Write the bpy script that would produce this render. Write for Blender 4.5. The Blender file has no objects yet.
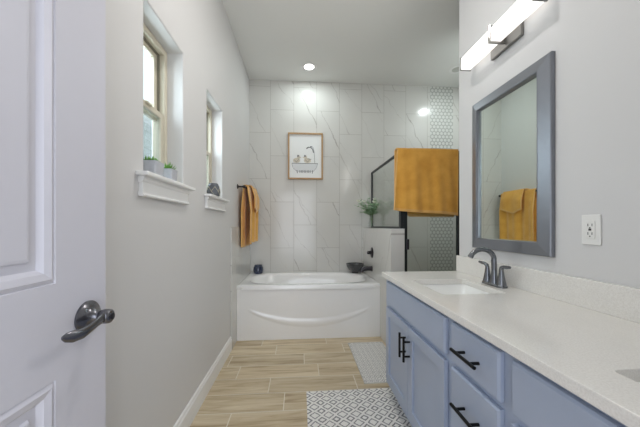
import bpy, bmesh, math, random
from mathutils import Vector, Matrix

random.seed(7)
SC = bpy.context.scene
COL = SC.collection
H = 1.18            # camera height
ZC = 3.10           # ceiling height


def lin(c):
    return tuple(((v / 255) / 12.92 if v / 255 <= 0.04045 else ((v / 255 + 0.055) / 1.055) ** 2.4) for v in c)


# ------------------------------------------------------------------ camera
cd = bpy.data.cameras.new('camera')
cam = bpy.data.objects.new('camera', cd)
COL.objects.link(cam)
cd.sensor_width = 36
cd.lens = 272 / 640 * 36
cd.shift_y = 12.5 / 640
cd.clip_start = 0.02
cam.location = (0, 0, H)
cam.rotation_euler = (math.pi / 2, 0, -math.radians(4.205))
SC.camera = cam

# ------------------------------------------------------------------ world, lights, exposure
W = bpy.data.worlds.new('sky')
SC.world = W
W.use_nodes = True
bg = W.node_tree.nodes['Background']
bg.inputs[0].default_value = (0.86, 0.94, 1.0, 1)
bg.inputs[1].default_value = 1.6

SC.view_settings.view_transform = 'Standard'
SC.view_settings.look = 'None'
SC.view_settings.exposure = 0.0
SC.view_settings.gamma = 1
SC.view_settings.use_curve_mapping = False
SC.cycles.max_bounces = 10
SC.cycles.diffuse_bounces = 6
SC.cycles.glossy_bounces = 6
SC.cycles.transparent_max_bounces = 16
SC.cycles.caustics_reflective = False
SC.cycles.caustics_refractive = False
SC.cycles.sample_clamp_indirect = 6


def area(name, loc, rot, sx, sy, power, color=(1, 1, 1)):
    l = bpy.data.lights.new(name, 'AREA')
    l.shape = 'RECTANGLE'
    l.size = sx
    l.size_y = sy
    l.energy = power
    l.color = color
    o = bpy.data.objects.new(name, l)
    o.location = loc
    o.rotation_euler = rot
    COL.objects.link(o)
    return o


# added fill lamp behind the camera, standing in for daylight through the open doorway
area('doorway_fill', (-0.10, -1.25, 1.35), (math.radians(97), 0, 0), 1.3, 2.0, 23, (0.86, 0.90, 1.0))
# daylight outside the two bathroom windows
area('window_daylight', (-1.15, 1.40, 1.95), (0, math.radians(-75), 0), 0.9, 0.6, 23, (0.84, 0.93, 1.0))
area('window_daylight', (-1.15, 2.18, 1.95), (0, math.radians(-75), 0), 0.9, 0.6, 23, (0.84, 0.93, 1.0))
# ceiling downlights (the one over the tub is in view; the unlit one is half hidden; the other two are added fill)
DOWN = [(0.11, 3.28, 4.6), (0.15, 1.30, 11), (1.92, 3.20, 0), (2.06, 2.84, 8)]

# ------------------------------------------------------------------ materials


def newmat(name):
    m = bpy.data.materials.new(name)
    m.use_nodes = True
    return m, m.node_tree, m.node_tree.nodes['Principled BSDF']


def N(nt, t, **kw):
    n = nt.nodes.new(t)
    for k, v in kw.items():
        setattr(n, k, v)
    return n


def L(nt, a, b):
    nt.links.new(a, b)


def math_(nt, op, a, b=None, c=None):
    n = nt.nodes.new('ShaderNodeMath')
    n.operation = op
    for i, v in enumerate((a, b, c)):
        if v is None:
            continue
        if isinstance(v, (int, float)):
            n.inputs[i].default_value = v
        else:
            nt.links.new(v, n.inputs[i])
    return n.outputs[0]


def mixc(nt, fac, a, b):
    n = nt.nodes.new('ShaderNodeMix')
    n.data_type = 'RGBA'
    if isinstance(fac, (int, float)):
        n.inputs[0].default_value = fac
    else:
        nt.links.new(fac, n.inputs[0])
    for i, v in ((6, a), (7, b)):
        if isinstance(v, tuple):
            n.inputs[i].default_value = (*v[:3], 1)
        else:
            nt.links.new(v, n.inputs[i])
    return n.outputs[2]


def ramp(nt, fac, stops):
    n = nt.nodes.new('ShaderNodeValToRGB')
    e = n.color_ramp.elements
    while len(e) < len(stops):
        e.new(0.5)
    for k, (p, c) in enumerate(stops):
        e[k].position = p
        e[k].color = (*c, 1) if isinstance(c, tuple) else (c, c, c, 1)
    nt.links.new(fac, n.inputs[0])
    return n.outputs[0]


def coords(nt):
    return N(nt, 'ShaderNodeTexCoord').outputs['Object']


def plain(name, rgb, rough=0.5, metal=0.0, noise=0.04, nscale=30, bump=0.0, bscale=200, coat=0.0, spec=0.5):
    """painted / moulded surface with slight procedural variation; rgb is sRGB 0-255 albedo"""
    m, nt, p = newmat(name)
    base = lin(rgb)
    tc = coords(nt)
    no = N(nt, 'ShaderNodeTexNoise')
    no.inputs['Scale'].default_value = nscale
    no.inputs['Detail'].default_value = 3
    L(nt, tc, no.inputs['Vector'])
    dark = tuple(v * (1 - noise) for v in base)
    lite = tuple(min(1, v * (1 + noise)) for v in base)
    L(nt, mixc(nt, no.outputs[0], dark, lite), p.inputs['Base Color'])
    p.inputs['Roughness'].default_value = rough
    p.inputs['Metallic'].default_value = metal
    p.inputs['Coat Weight'].default_value = coat
    p.inputs['Specular IOR Level'].default_value = spec
    if bump:
        nb = N(nt, 'ShaderNodeTexNoise')
        nb.inputs['Scale'].default_value = bscale
        nb.inputs['Detail'].default_value = 2
        L(nt, tc, nb.inputs['Vector'])
        b = N(nt, 'ShaderNodeBump')
        b.inputs['Strength'].default_value = bump
        b.inputs['Distance'].default_value = 0.002
        L(nt, nb.outputs[0], b.inputs['Height'])
        L(nt, b.outputs[0], p.inputs['Normal'])
    return m


def emissive(name, rgb, s):
    m, nt, p = newmat(name)
    p.inputs['Base Color'].default_value = (*rgb, 1)
    p.inputs['Emission Color'].default_value = (*rgb, 1)
    p.inputs['Emission Strength'].default_value = s
    return m


M = {}
M['wall'] = plain('wall_paint', (212, 211, 211), 0.6, noise=0.012, nscale=3, bump=0.12, bscale=140)
M['ceiling'] = plain('ceiling_paint', (230, 231, 229), 0.8, noise=0.01, nscale=3, bump=0.15, bscale=120)
M['trim'] = plain('trim_paint', (236, 236, 236), 0.35, noise=0.01)
M['door'] = plain('door_paint', (208, 207, 217), 0.38, noise=0.01)
M['cabinet'] = plain('cabinet_paint', (162, 173, 194), 0.33, noise=0.02, nscale=6)
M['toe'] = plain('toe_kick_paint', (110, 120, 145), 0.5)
M['black'] = plain('matte_black_metal', (16, 16, 18), 0.38, metal=0.6)
M['channel'] = plain('dark_grey_aluminium', (52, 56, 58), 0.35, metal=0.7)
M['gunmetal'] = plain('brushed_gunmetal', (128, 131, 136), 0.27, metal=0.95, noise=0.05, nscale=60)
M['bronze'] = plain('dark_bronze', (66, 64, 68), 0.3, metal=0.85)
M['leverm'] = plain('aged_pewter', (112, 112, 118), 0.25, metal=0.9, noise=0.1, nscale=40)
M['framem'] = plain('mirror_frame_metal', (138, 141, 148), 0.33, metal=0.75, noise=0.05, nscale=20)
M['nickel'] = plain('brushed_nickel', (138, 136, 133), 0.38, metal=0.9, noise=0.05, nscale=80)
M['acrylic'] = plain('tub_acrylic', (240, 240, 240), 0.16, noise=0.005, coat=0.3)
M['porcelain'] = plain('sink_porcelain', (244, 244, 242), 0.12, noise=0.005, coat=0.4)
M['vinyl'] = plain('window_vinyl', (205, 198, 180), 0.45, noise=0.02)
M['gasket'] = plain('window_gasket', (125, 120, 108), 0.6)
M['plate'] = plain('outlet_plastic', (232, 231, 228), 0.35, noise=0.005)
M['slot'] = plain('outlet_slot', (60, 58, 56), 0.5)
M['concrete'] = plain('pale_concrete', (186, 188, 194), 0.8, noise=0.12, nscale=50, bump=0.3)
M['soil'] = plain('potting_soil', (70, 58, 45), 0.95, noise=0.4, nscale=120, bump=0.8)
M['succulent'] = plain('succulent_leaf', (106, 156, 70), 0.45, noise=0.2, nscale=60)
M['leaf'] = plain('houseplant_leaf', (150, 180, 146), 0.5, noise=0.3, nscale=50)
M['bloom'] = plain('white_bloom', (236, 240, 226), 0.6, noise=0.05)
M['stem'] = plain('plant_stem', (96, 120, 70), 0.6)
M['charcoal'] = plain('charcoal_ceramic', (92, 96, 102), 0.55, noise=0.2, nscale=40)
M['ivory'] = plain('ivory_inlay', (206, 196, 170), 0.5)
M['bluejar'] = plain('blue_glazed_jar', (38, 48, 74), 0.15, noise=0.25, nscale=40, coat=0.6)
M['wax'] = plain('dark_wax', (30, 34, 46), 0.5)
M['bowl'] = plain('dark_glazed_bowl', (58, 60, 62), 0.2, noise=0.25, nscale=40, coat=0.5)
M['oak'] = plain('oak_frame', (176, 142, 100), 0.5, noise=0.2, nscale=40)
M['paper'] = plain('print_paper', (236, 238, 238), 0.6, noise=0.01)
M['ink'] = plain('print_ink', (120, 122, 126), 0.8)
M['inklight'] = plain('print_pale_ink', (222, 224, 226), 0.8)
M['inkyellow'] = plain('print_sand_ink', (212, 204, 188), 0.8)
M['grout'] = plain('floor_grout', (226, 220, 206), 0.9, noise=0.05)
M['rughem'] = plain('rug_hem', (206, 204, 200), 0.95)
M['lit'] = emissive('lit_diffuser', (1.0, 0.985, 0.95), 1.15)
M['lens_off'] = plain('unlit_downlight_lens', (190, 190, 186), 0.4)
M['lens'] = emissive('lit_downlight_lens', (1.0, 0.98, 0.95), 4.0)
M['siding'] = plain('siding_paint', (240, 246, 246), 0.7, noise=0.03)
M['ground'] = plain('outdoor_ground', (150, 140, 120), 0.9, noise=0.2, nscale=5)


def glass(name, tint, rough=0.0, alpha_mix=0.08):
    """thin architectural glass: mostly clear, with fresnel reflection"""
    m, nt, p = newmat(name)
    nt.nodes.remove(p)
    out = [n for n in nt.nodes if n.type == 'OUTPUT_MATERIAL'][0]
    tr = N(nt, 'ShaderNodeBsdfTransparent')
    tr.inputs[0].default_value = (*tint, 1)
    gl = N(nt, 'ShaderNodeBsdfGlossy')
    gl.inputs['Roughness'].default_value = rough
    fr = N(nt, 'ShaderNodeFresnel')
    gm = N(nt, 'ShaderNodeNewGeometry')
    ior = math_(nt, 'ADD', 1.45, math_(nt, 'MULTIPLY', gm.outputs['Backfacing'], 1 / 1.45 - 1.45))
    L(nt, ior, fr.inputs[0])
    mx = N(nt, 'ShaderNodeMixShader')
    L(nt, fr.outputs[0], mx.inputs[0])
    L(nt, tr.outputs[0], mx.inputs[1])
    L(nt, gl.outputs[0], mx.inputs[2])
    L(nt, mx.outputs[0], out.inputs[0])
    return m


M['glass'] = glass('shower_glass', (0.965, 0.985, 0.975))
M['pane'] = glass('window_glass', (0.93, 0.97, 0.97))
M['vaseglass'] = glass('vase_glass', (0.975, 0.985, 0.98))


def mk_screen():
    m, nt, p = newmat('insect_screen')
    nt.nodes.remove(p)
    out = [n for n in nt.nodes if n.type == 'OUTPUT_MATERIAL'][0]
    tr = N(nt, 'ShaderNodeBsdfTransparent')
    df = N(nt, 'ShaderNodeBsdfDiffuse')
    df.inputs[0].default_value = (*lin((120, 132, 134)), 1)
    mx = N(nt, 'ShaderNodeMixShader')
    mx.inputs[0].default_value = 0.35
    L(nt, tr.outputs[0], mx.inputs[1])
    L(nt, df.outputs[0], mx.inputs[2])
    L(nt, mx.outputs[0], out.inputs[0])
    return m


M['screen'] = mk_screen()


def mk_mirror():
    m, nt, p = newmat('mirror_silver')
    p.inputs['Base Color'].default_value = (0.84, 0.92, 0.87, 1)
    p.inputs['Metallic'].default_value = 1
    p.inputs['Roughness'].default_value = 0.01
    return m


M['mirror'] = mk_mirror()


def mk_marble(name, ax_u, ou, ov, mosaic=None):
    """tall 305 x 610 mm marble-look tiles, columns shifted by half, thin grey grout. ax_u: horizontal axis (0 x, 1 y)"""
    m, nt, p = newmat(name)
    tc = coords(nt)
    sep = N(nt, 'ShaderNodeSeparateXYZ')
    L(nt, tc, sep.inputs[0])
    U, V = sep.outputs[ax_u], sep.outputs[2]
    cu = math_(nt, 'DIVIDE', math_(nt, 'SUBTRACT', U, ou), 0.3048)
    ci = math_(nt, 'FLOOR', cu)
    fu = math_(nt, 'SUBTRACT', cu, ci)
    half = math_(nt, 'MULTIPLY', math_(nt, 'MODULO', math_(nt, 'ADD', ci, 100), 2), 0.5)
    cv = math_(nt, 'ADD', math_(nt, 'DIVIDE', math_(nt, 'SUBTRACT', V, ov), 0.608), half)
    ri = math_(nt, 'FLOOR', cv)
    fv = math_(nt, 'SUBTRACT', cv, ri)
    du = math_(nt, 'MULTIPLY', math_(nt, 'MINIMUM', fu, math_(nt, 'SUBTRACT', 1, fu)), 0.3048)
    dv = math_(nt, 'MULTIPLY', math_(nt, 'MINIMUM', fv, math_(nt, 'SUBTRACT', 1, fv)), 0.608)
    d = math_(nt, 'MINIMUM', du, dv)
    gm = N(nt, 'ShaderNodeMapRange')
    gm.inputs[1].default_value = 0.0012
    gm.inputs[2].default_value = 0.0030
    gm.inputs[3].default_value = 1
    gm.inputs[4].default_value = 0
    L(nt, d, gm.inputs[0])
    # per tile random offset so every tile has its own veins
    cmb = N(nt, 'ShaderNodeCombineXYZ')
    L(nt, ci, cmb.inputs[0])
    L(nt, ri, cmb.inputs[1])
    wn = N(nt, 'ShaderNodeTexWhiteNoise')
    L(nt, cmb.outputs[0], wn.inputs['Vector'])
    pos = N(nt, 'ShaderNodeCombineXYZ')
    L(nt, U, pos.inputs[0])
    L(nt, V, pos.inputs[1])
    off = N(nt, 'ShaderNodeVectorMath', operation='SCALE')
    L(nt, wn.outputs['Color'], off.inputs[0])
    off.inputs['Scale'].default_value = 17
    add = N(nt, 'ShaderNodeVectorMath', operation='ADD')
    L(nt, pos.outputs[0], add.inputs[0])
    L(nt, off.outputs[0], add.inputs[1])
    pu = math_(nt, 'MULTIPLY', math_(nt, 'SUBTRACT', fu, 0.5), 0.3048)
    pv = math_(nt, 'MULTIPLY', math_(nt, 'SUBTRACT', fv, 0.5), 0.608)
    wob = N(nt, 'ShaderNodeTexNoise')
    wob.inputs['Scale'].default_value = 5.5
    wob.inputs['Detail'].default_value = 4
    wob.inputs['Roughness'].default_value = 0.55
    L(nt, add.outputs[0], wob.inputs['Vector'])
    rnd = N(nt, 'ShaderNodeSeparateColor')
    L(nt, wn.outputs['Color'], rnd.inputs[0])
    thick = N(nt, 'ShaderNodeTexNoise')
    thick.inputs['Scale'].default_value = 6
    L(nt, add.outputs[0], thick.inputs['Vector'])

    def vein_line(nu_, nv_, r, spread, w, amp):
        e = math_(nt, 'ADD', math_(nt, 'MULTIPLY', pu, nu_), math_(nt, 'MULTIPLY', pv, nv_))
        e = math_(nt, 'SUBTRACT', e, math_(nt, 'MULTIPLY', math_(nt, 'SUBTRACT', r, 0.5), spread))
        e = math_(nt, 'ADD', e, math_(nt, 'MULTIPLY', math_(nt, 'SUBTRACT', wob.outputs[0], 0.5), amp))
        ww = math_(nt, 'MULTIPLY', math_(nt, 'POWER', thick.outputs[0], 2.0), w)
        q = math_(nt, 'DIVIDE', math_(nt, 'ABSOLUTE', e), ww)
        return math_(nt, 'POWER', math_(nt, 'MAXIMUM', math_(nt, 'SUBTRACT', 1.0, q), 0.0), 1.5)
    vein = math_(nt, 'MAXIMUM', vein_line(0.90, 0.43, rnd.outputs[0], 0.46, 0.030, 0.10), math_(nt, 'MULTIPLY', vein_line(0.80, 0.60, rnd.outputs[1], 0.75, 0.020, 0.13), 0.7))
    n2 = N(nt, 'ShaderNodeTexNoise')
    n2.inputs['Scale'].default_value = 2.2
    n2.inputs['Detail'].default_value = 3
    L(nt, add.outputs[0], n2.inputs['Vector'])
    gate = ramp(nt, n2.outputs[0], [(0.34, 0.25), (0.52, 1.0)])
    vm = math_(nt, 'MULTIPLY', vein, gate)
    vm = math_(nt, 'MULTIPLY', vm, math_(nt, 'ADD', 0.2, math_(nt, 'MULTIPLY', rnd.outputs[2], 0.95)))
    base = mixc(nt, n2.outputs[0], lin((205, 204, 200)), lin((214, 213, 210)))
    c1 = mixc(nt, math_(nt, 'MULTIPLY', vm, 0.72), base, lin((138, 132, 126)))
    c2 = mixc(nt, gm.outputs[0], c1, lin((166, 163, 158)))
    rough = math_(nt, 'ADD', math_(nt, 'MULTIPLY', gm.outputs[0], 0.4), 0.14)
    L(nt, c2, p.inputs['Base Color'])
    L(nt, rough, p.inputs['Roughness'])
    b = N(nt, 'ShaderNodeBump')
    b.inputs['Strength'].default_value = 0.4
    b.inputs['Distance'].default_value = 0.001
    L(nt, math_(nt, 'SUBTRACT', 1, gm.outputs[0]), b.inputs['Height'])
    L(nt, b.outputs[0], p.inputs['Normal'])
    return m


def mk_mosaic():
    m, nt, p = newmat('hexagon_mosaic')
    tc = coords(nt)
    sep = N(nt, 'ShaderNodeSeparateXYZ')
    L(nt, tc, sep.inputs[0])
    px = 0.0525
    py = px * 1.7320508

    def hexd(ou, ov):
        a = math_(nt, 'DIVIDE', math_(nt, 'SUBTRACT', sep.outputs[0], ou), px)
        a = math_(nt, 'SUBTRACT', math_(nt, 'FRACT', a), 0.5)
        b = math_(nt, 'DIVIDE', math_(nt, 'SUBTRACT', sep.outputs[2], ov), py)
        b = math_(nt, 'SUBTRACT', math_(nt, 'FRACT', b), 0.5)
        ax = math_(nt, 'ABSOLUTE', math_(nt, 'MULTIPLY', a, px))
        bz = math_(nt, 'ABSOLUTE', math_(nt, 'MULTIPLY', b, py))
        q = math_(nt, 'ADD', math_(nt, 'MULTIPLY', ax, 0.5), math_(nt, 'MULTIPLY', bz, 0.8660254))
        return math_(nt, 'MAXIMUM', ax, q)
    d = math_(nt, 'MINIMUM', hexd(1.79, 0.0), hexd(1.79 + px / 2, py / 2))
    mr = N(nt, 'ShaderNodeMapRange')
    mr.inputs[1].default_value = px * 0.34
    mr.inputs[2].default_value = px * 0.44
    L(nt, d, mr.inputs[0])
    L(nt, mixc(nt, mr.outputs[0], lin((212, 213, 210)), lin((164, 166, 162))), p.inputs['Base Color'])
    p.inputs['Roughness'].default_value = 0.25
    return m


M['marble'] = mk_marble('marble_tile', 0, -0.0826, 2.41)
M['marble_side'] = mk_marble('marble_tile_side', 1, 3.62 - 0.3048 * 4, 1.165 - 0.608)
M['mosaic'] = mk_mosaic()


def mk_wood_tile():
    m, nt, p = newmat('wood_look_plank_tile')
    tc = coords(nt)
    at = N(nt, 'ShaderNodeAttribute', attribute_name='plank')
    off = N(nt, 'ShaderNodeVectorMath', operation='SCALE')
    L(nt, at.outputs['Color'], off.inputs[0])
    off.inputs['Scale'].default_value = 23
    add = N(nt, 'ShaderNodeVectorMath', operation='ADD')
    L(nt, tc, add.inputs[0])
    L(nt, off.outputs[0], add.inputs[1])
    mp = N(nt, 'ShaderNodeMapping')
    mp.inputs['Scale'].default_value = (1.3, 14, 1)
    L(nt, add.outputs[0], mp.inputs[0])
    n1 = N(nt, 'ShaderNodeTexNoise')
    n1.inputs['Scale'].default_value = 1.6
    n1.inputs['Detail'].default_value = 6
    n1.inputs['Roughness'].default_value = 0.6
    n1.inputs['Distortion'].default_value = 0.8
    L(nt, mp.outputs[0], n1.inputs['Vector'])
    mp2 = N(nt, 'ShaderNodeMapping')
    mp2.inputs['Scale'].default_value = (3, 90, 1)
    L(nt, add.outputs[0], mp2.inputs[0])
    n2 = N(nt, 'ShaderNodeTexNoise')
    n2.inputs['Scale'].default_value = 2
    n2.inputs['Detail'].default_value = 3
    L(nt, mp2.outputs[0], n2.inputs['Vector'])
    c = ramp(nt, n1.outputs[0], [(0.30, lin((160, 138, 108))), (0.46, lin((200, 182, 150))), (0.70, lin((226, 212, 186)))])
    c = mixc(nt, math_(nt, 'MULTIPLY', n2.outputs[0], 0.30), c, lin((176, 156, 126)))
    sx = N(nt, 'ShaderNodeSeparateColor')
    L(nt, at.outputs['Color'], sx.inputs[0])
    hv = N(nt, 'ShaderNodeHueSaturation')
    L(nt, math_(nt, 'ADD', math_(nt, 'MULTIPLY', sx.outputs[0], 0.16), 0.92), hv.inputs['Value'])
    L(nt, c, hv.inputs['Color'])
    L(nt, hv.outputs[0], p.inputs['Base Color'])
    p.inputs['Roughness'].default_value = 0.42
    return m


M['plank'] = mk_wood_tile()


def mk_quartz():
    m, nt, p = newmat('speckled_quartz')
    tc = coords(nt)
    n1 = N(nt, 'ShaderNodeTexNoise')
    n1.inputs['Scale'].default_value = 230
    n1.inputs['Detail'].default_value = 4
    L(nt, tc, n1.inputs['Vector'])
    n2 = N(nt, 'ShaderNodeTexNoise')
    n2.inputs['Scale'].default_value = 14
    n2.inputs['Detail'].default_value = 5
    L(nt, tc, n2.inputs['Vector'])
    c = ramp(nt, n1.outputs[0], [(0.30, lin((220, 217, 212))), (0.48, lin((228, 225, 220))), (0.68, lin((234, 232, 228)))])
    c = mixc(nt, math_(nt, 'MULTIPLY', ramp(nt, n2.outputs[0], [(0.45, 0.0), (0.75, 1.0)]), 0.2), c, lin((210, 208, 206)))
    L(nt, c, p.inputs['Base Color'])
    p.inputs['Roughness'].default_value = 0.14
    return m


M['quartz'] = mk_quartz()


def mk_terry(name, c0, c1):
    m, nt, p = newmat(name)
    tc = coords(nt)
    n1 = N(nt, 'ShaderNodeTexNoise')
    n1.inputs['Scale'].default_value = 260
    n1.inputs['Detail'].default_value = 2
    L(nt, tc, n1.inputs['Vector'])
    n2 = N(nt, 'ShaderNodeTexNoise')
    n2.inputs['Scale'].default_value = 9
    n2.inputs['Detail'].default_value = 4
    L(nt, tc, n2.inputs['Vector'])
    f = math_(nt, 'ADD', math_(nt, 'MULTIPLY', n1.outputs[0], 0.5), math_(nt, 'MULTIPLY', n2.outputs[0], 0.5))
    L(nt, ramp(nt, f, [(0.3, lin(c0)), (0.7, lin(c1))]), p.inputs['Base Color'])
    p.inputs['Roughness'].default_value = 0.95
    p.inputs['Sheen Weight'].default_value = 0.35
    p.inputs['Sheen Roughness'].default_value = 0.5
    b = N(nt, 'ShaderNodeBump')
    b.inputs['Strength'].default_value = 0.7
    b.inputs['Distance'].default_value = 0.004
    L(nt, f, b.inputs['Height'])
    L(nt, b.outputs[0], p.inputs['Normal'])
    return m


M['terry'] = mk_terry('ochre_terry', (206, 144, 50), (240, 182, 84))
M['terryhem'] = mk_terry('ochre_terry_hem', (214, 160, 84), (232, 184, 112))


def mk_rug(name, px, py, jag, r=0.24):
    m, nt, p = newmat(name)
    tc = coords(nt)
    sep = N(nt, 'ShaderNodeSeparateXYZ')
    L(nt, tc, sep.inputs[0])
    dn = N(nt, 'ShaderNodeTexNoise')
    dn.inputs['Scale'].default_value = 55
    L(nt, tc, dn.inputs['Vector'])
    jig = math_(nt, 'MULTIPLY', math_(nt, 'SUBTRACT', dn.outputs[0], 0.5), jag)
    a = math_(nt, 'ABSOLUTE', math_(nt, 'SUBTRACT', math_(nt, 'FRACT', math_(nt, 'DIVIDE', sep.outputs[0], px)), 0.5))
    b = math_(nt, 'ABSOLUTE', math_(nt, 'SUBTRACT', math_(nt, 'FRACT', math_(nt, 'DIVIDE', sep.outputs[1], py)), 0.5))
    d = math_(nt, 'ADD', math_(nt, 'ADD', a, b), jig)
    l1 = math_(nt, 'LESS_THAN', math_(nt, 'ABSOLUTE', math_(nt, 'SUBTRACT', d, 0.64)), 0.055)
    l2 = math_(nt, 'LESS_THAN', math_(nt, 'ABSOLUTE', math_(nt, 'SUBTRACT', d, r)), 0.075)
    f = math_(nt, 'MAXIMUM', l1, l2)
    L(nt, mixc(nt, f, lin((232, 230, 226)), lin((132, 132, 134))), p.inputs['Base Color'])
    p.inputs['Roughness'].default_value = 0.95
    bn = N(nt, 'ShaderNodeTexNoise')
    bn.inputs['Scale'].default_value = 400
    L(nt, tc, bn.inputs['Vector'])
    bp = N(nt, 'ShaderNodeBump')
    bp.inputs['Strength'].default_value = 0.5
    bp.inputs['Distance'].default_value = 0.002
    L(nt, bn.outputs[0], bp.inputs['Height'])
    L(nt, bp.outputs[0], p.inputs['Normal'])
    return m


M['rug'] = mk_rug('diamond_rug_weave', 0.086, 0.080, 0.16, 0.27)
M['rug_fine'] = mk_rug('fine_rug_weave', 0.046, 0.060, 0.22, 0.24)

# ------------------------------------------------------------------ mesh helpers


class MB:
    def __init__(s):
        s.bm = bmesh.new()
        s.mi = 0

    def _tag(s, faces):
        for f in faces:
            f.material_index = s.mi

    def box(s, x0, x1, y0, y1, z0, z1):
        v = [s.bm.verts.new((x, y, z)) for x in (x0, x1) for y in (y0, y1) for z in (z0, z1)]
        q = [(0, 1, 3, 2), (4, 6, 7, 5), (0, 4, 5, 1), (2, 3, 7, 6), (0, 2, 6, 4), (1, 5, 7, 3)]
        s._tag([s.bm.faces.new([v[i] for i in f]) for f in q])
        return s

    def loft(s, loops, cap0=True, cap1=True, closed=True, wrap=False):
        rows = [[s.bm.verts.new(p) for p in lp] for lp in loops]
        fs = []
        n = len(rows[0])
        m = len(rows)
        for i in range(m if wrap else m - 1):
            a, b = rows[i], rows[(i + 1) % m]
            for j in range(n if closed else n - 1):
                k = (j + 1) % n
                fs.append(s.bm.faces.new((a[j], a[k], b[k], b[j])))
        if cap0 and not wrap:
            fs.append(s.bm.faces.new(list(reversed(rows[0]))))
        if cap1 and not wrap:
            fs.append(s.bm.faces.new(rows[-1]))
        s._tag(fs)
        return rows

    def tube(s, pts, rad, seg=14, cap=True, flat=1.0, up=None):
        pts = [Vector(p) for p in pts]
        if not isinstance(rad, (list, tuple)):
            rad = [rad] * len(pts)
        t0 = (pts[1] - pts[0]).normalized()
        ref = Vector(up) if up else (Vector((0, 0, 1)) if abs(t0.z) < 0.9 else Vector((1, 0, 0)))
        loops = []
        for i, p in enumerate(pts):
            t = (pts[min(i + 1, len(pts) - 1)] - pts[max(i - 1, 0)]).normalized()
            a = t.cross(ref)
            if a.length < 1e-5:
                a = t.orthogonal()
            a.normalize()
            b = a.cross(t).normalized()
            ref = b
            r = rad[i]
            loops.append([p + a * (r * math.cos(2 * math.pi * k / seg)) + b * (r * flat * math.sin(2 * math.pi * k / seg)) for k in range(seg)])
        s.loft(loops, cap, cap)
        return s

    def cyl(s, p0, p1, r0, r1=None, seg=20):
        return s.tube([p0, p1], [r0, r0 if r1 is None else r1], seg)

    def lathe(s, prof, c, axis='z', seg=32, cap0=True, cap1=True):
        """prof: list of (radius, height) along axis from centre c"""
        loops = []
        c = Vector(c)
        for r, h in prof:
            lp = []
            for k in range(seg):
                a = 2 * math.pi * k / seg
                u, v = r * math.cos(a), r * math.sin(a)
                d = {'z': (u, v, h), 'x': (h, u, v), 'y': (v, h, u), '-x': (-h, v, u)}[axis]
                lp.append(c + Vector(d))
            loops.append(lp)
        s.loft(loops, cap0, cap1)
        return s

    def plate(s, outer, holes, w0, w1, mapf):
        """2-D outline with holes extruded from w0 to w1; mapf(u, v, w) -> xyz"""
        bm = bmesh.new()
        edges = []
        loops = [outer] + holes
        for lp in loops:
            vs = [bm.verts.new((u, v, 0)) for u, v in lp]
            for i in range(len(vs)):
                edges.append(bm.edges.new((vs[i], vs[(i + 1) % len(vs)])))
        bmesh.ops.triangle_fill(bm, use_beauty=True, use_dissolve=False, edges=edges)
        bm.verts.index_update()
        tris = [[(v.co.x, v.co.y) for v in f.verts] for f in bm.faces]
        bm.free()
        cache = {}

        def vert(u, v, w):
            k = (round(u, 6), round(v, 6), w)
            if k not in cache:
                cache[k] = s.bm.verts.new(mapf(u, v, w))
            return cache[k]
        fs = []
        for t in tris:
            fs.append(s.bm.faces.new([vert(u, v, w1) for u, v in t]))
            fs.append(s.bm.faces.new([vert(u, v, w0) for u, v in reversed(t)]))
        for lp in loops:
            for i in range(len(lp)):
                a, b = lp[i], lp[(i + 1) % len(lp)]
                fs.append(s.bm.faces.new([vert(*a, w0), vert(*b, w0), vert(*b, w1), vert(*a, w1)]))
        s._tag(fs)
        return s

    def build(s, name, mats, parent=None, bevel=0, smooth=False, origin=None, seg=2, subsurf=0, angle=35):
        bmesh.ops.recalc_face_normals(s.bm, faces=s.bm.faces[:])
        me = bpy.data.meshes.new(name)
        s.bm.to_mesh(me)
        s.bm.free()
        for mm in (mats if isinstance(mats, (list, tuple)) else [mats]):
            me.materials.append(mm)
        if smooth:
            me.shade_smooth()
            me.set_sharp_from_angle(angle=math.radians(angle))
        o = bpy.data.objects.new(name, me)
        COL.objects.link(o)
        if parent is not None:
            root = parent
            while root.parent is not None:
                root = root.parent
            if root.location.length > 0:
                me.transform(Matrix.Translation(-Vector(root.location)))
            o.parent = parent
        elif origin is not None:
            me.transform(Matrix.Translation(-Vector(origin)))
            o.location = origin
        if bevel:
            b = o.modifiers.new('bevel', 'BEVEL')
            b.width = bevel
            b.segments = seg
            b.limit_method = 'ANGLE'
            b.angle_limit = math.radians(40)
            b.harden_normals = False
        if subsurf:
            q = o.modifiers.new('subd', 'SUBSURF')
            q.levels = q.render_levels = subsurf
        return o


def tag(o, label, cat, group=None, kind=None):
    o['label'] = label
    if cat:
        o['category'] = cat
    if group:
        o['group'] = group
    if kind:
        o['kind'] = kind
    return o


def thing(name, loc, label, cat, group=None):
    o = bpy.data.objects.new(name, None)
    o.empty_display_size = 0.05
    o.location = loc
    COL.objects.link(o)
    return tag(o, label, cat, group)


def struct_root(name, loc=(0, 0, 0)):
    o = bpy.data.objects.new(name, None)
    o.location = loc
    COL.objects.link(o)
    o['kind'] = 'structure'
    return o


def struct(o):
    o['kind'] = 'structure'
    return o


def rrect(x0, x1, y0, y1, r, n=6):
    pts = []
    for cx, cy, a0 in ((x1 - r, y1 - r, 0), (x0 + r, y1 - r, 90), (x0 + r, y0 + r, 180), (x1 - r, y0 + r, 270)):
        for k in range(n + 1):
            a = math.radians(a0 + 90 * k / n)
            pts.append((cx + r * math.cos(a), cy + r * math.sin(a)))
    return pts


# ------------------------------------------------------------------ dimensions
XL, XR = -0.66, 1.13          # left wall face, vanity wall face
YB = 3.62                     # tiled back wall face
YE = 1.86                     # end of vanity wall
XS = 2.20                     # far side wall of the shower
YT = 2.835                     # tub front
XK = 0.852                    # knee wall tub side face
YP = 2.54                     # shower front plane

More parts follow.
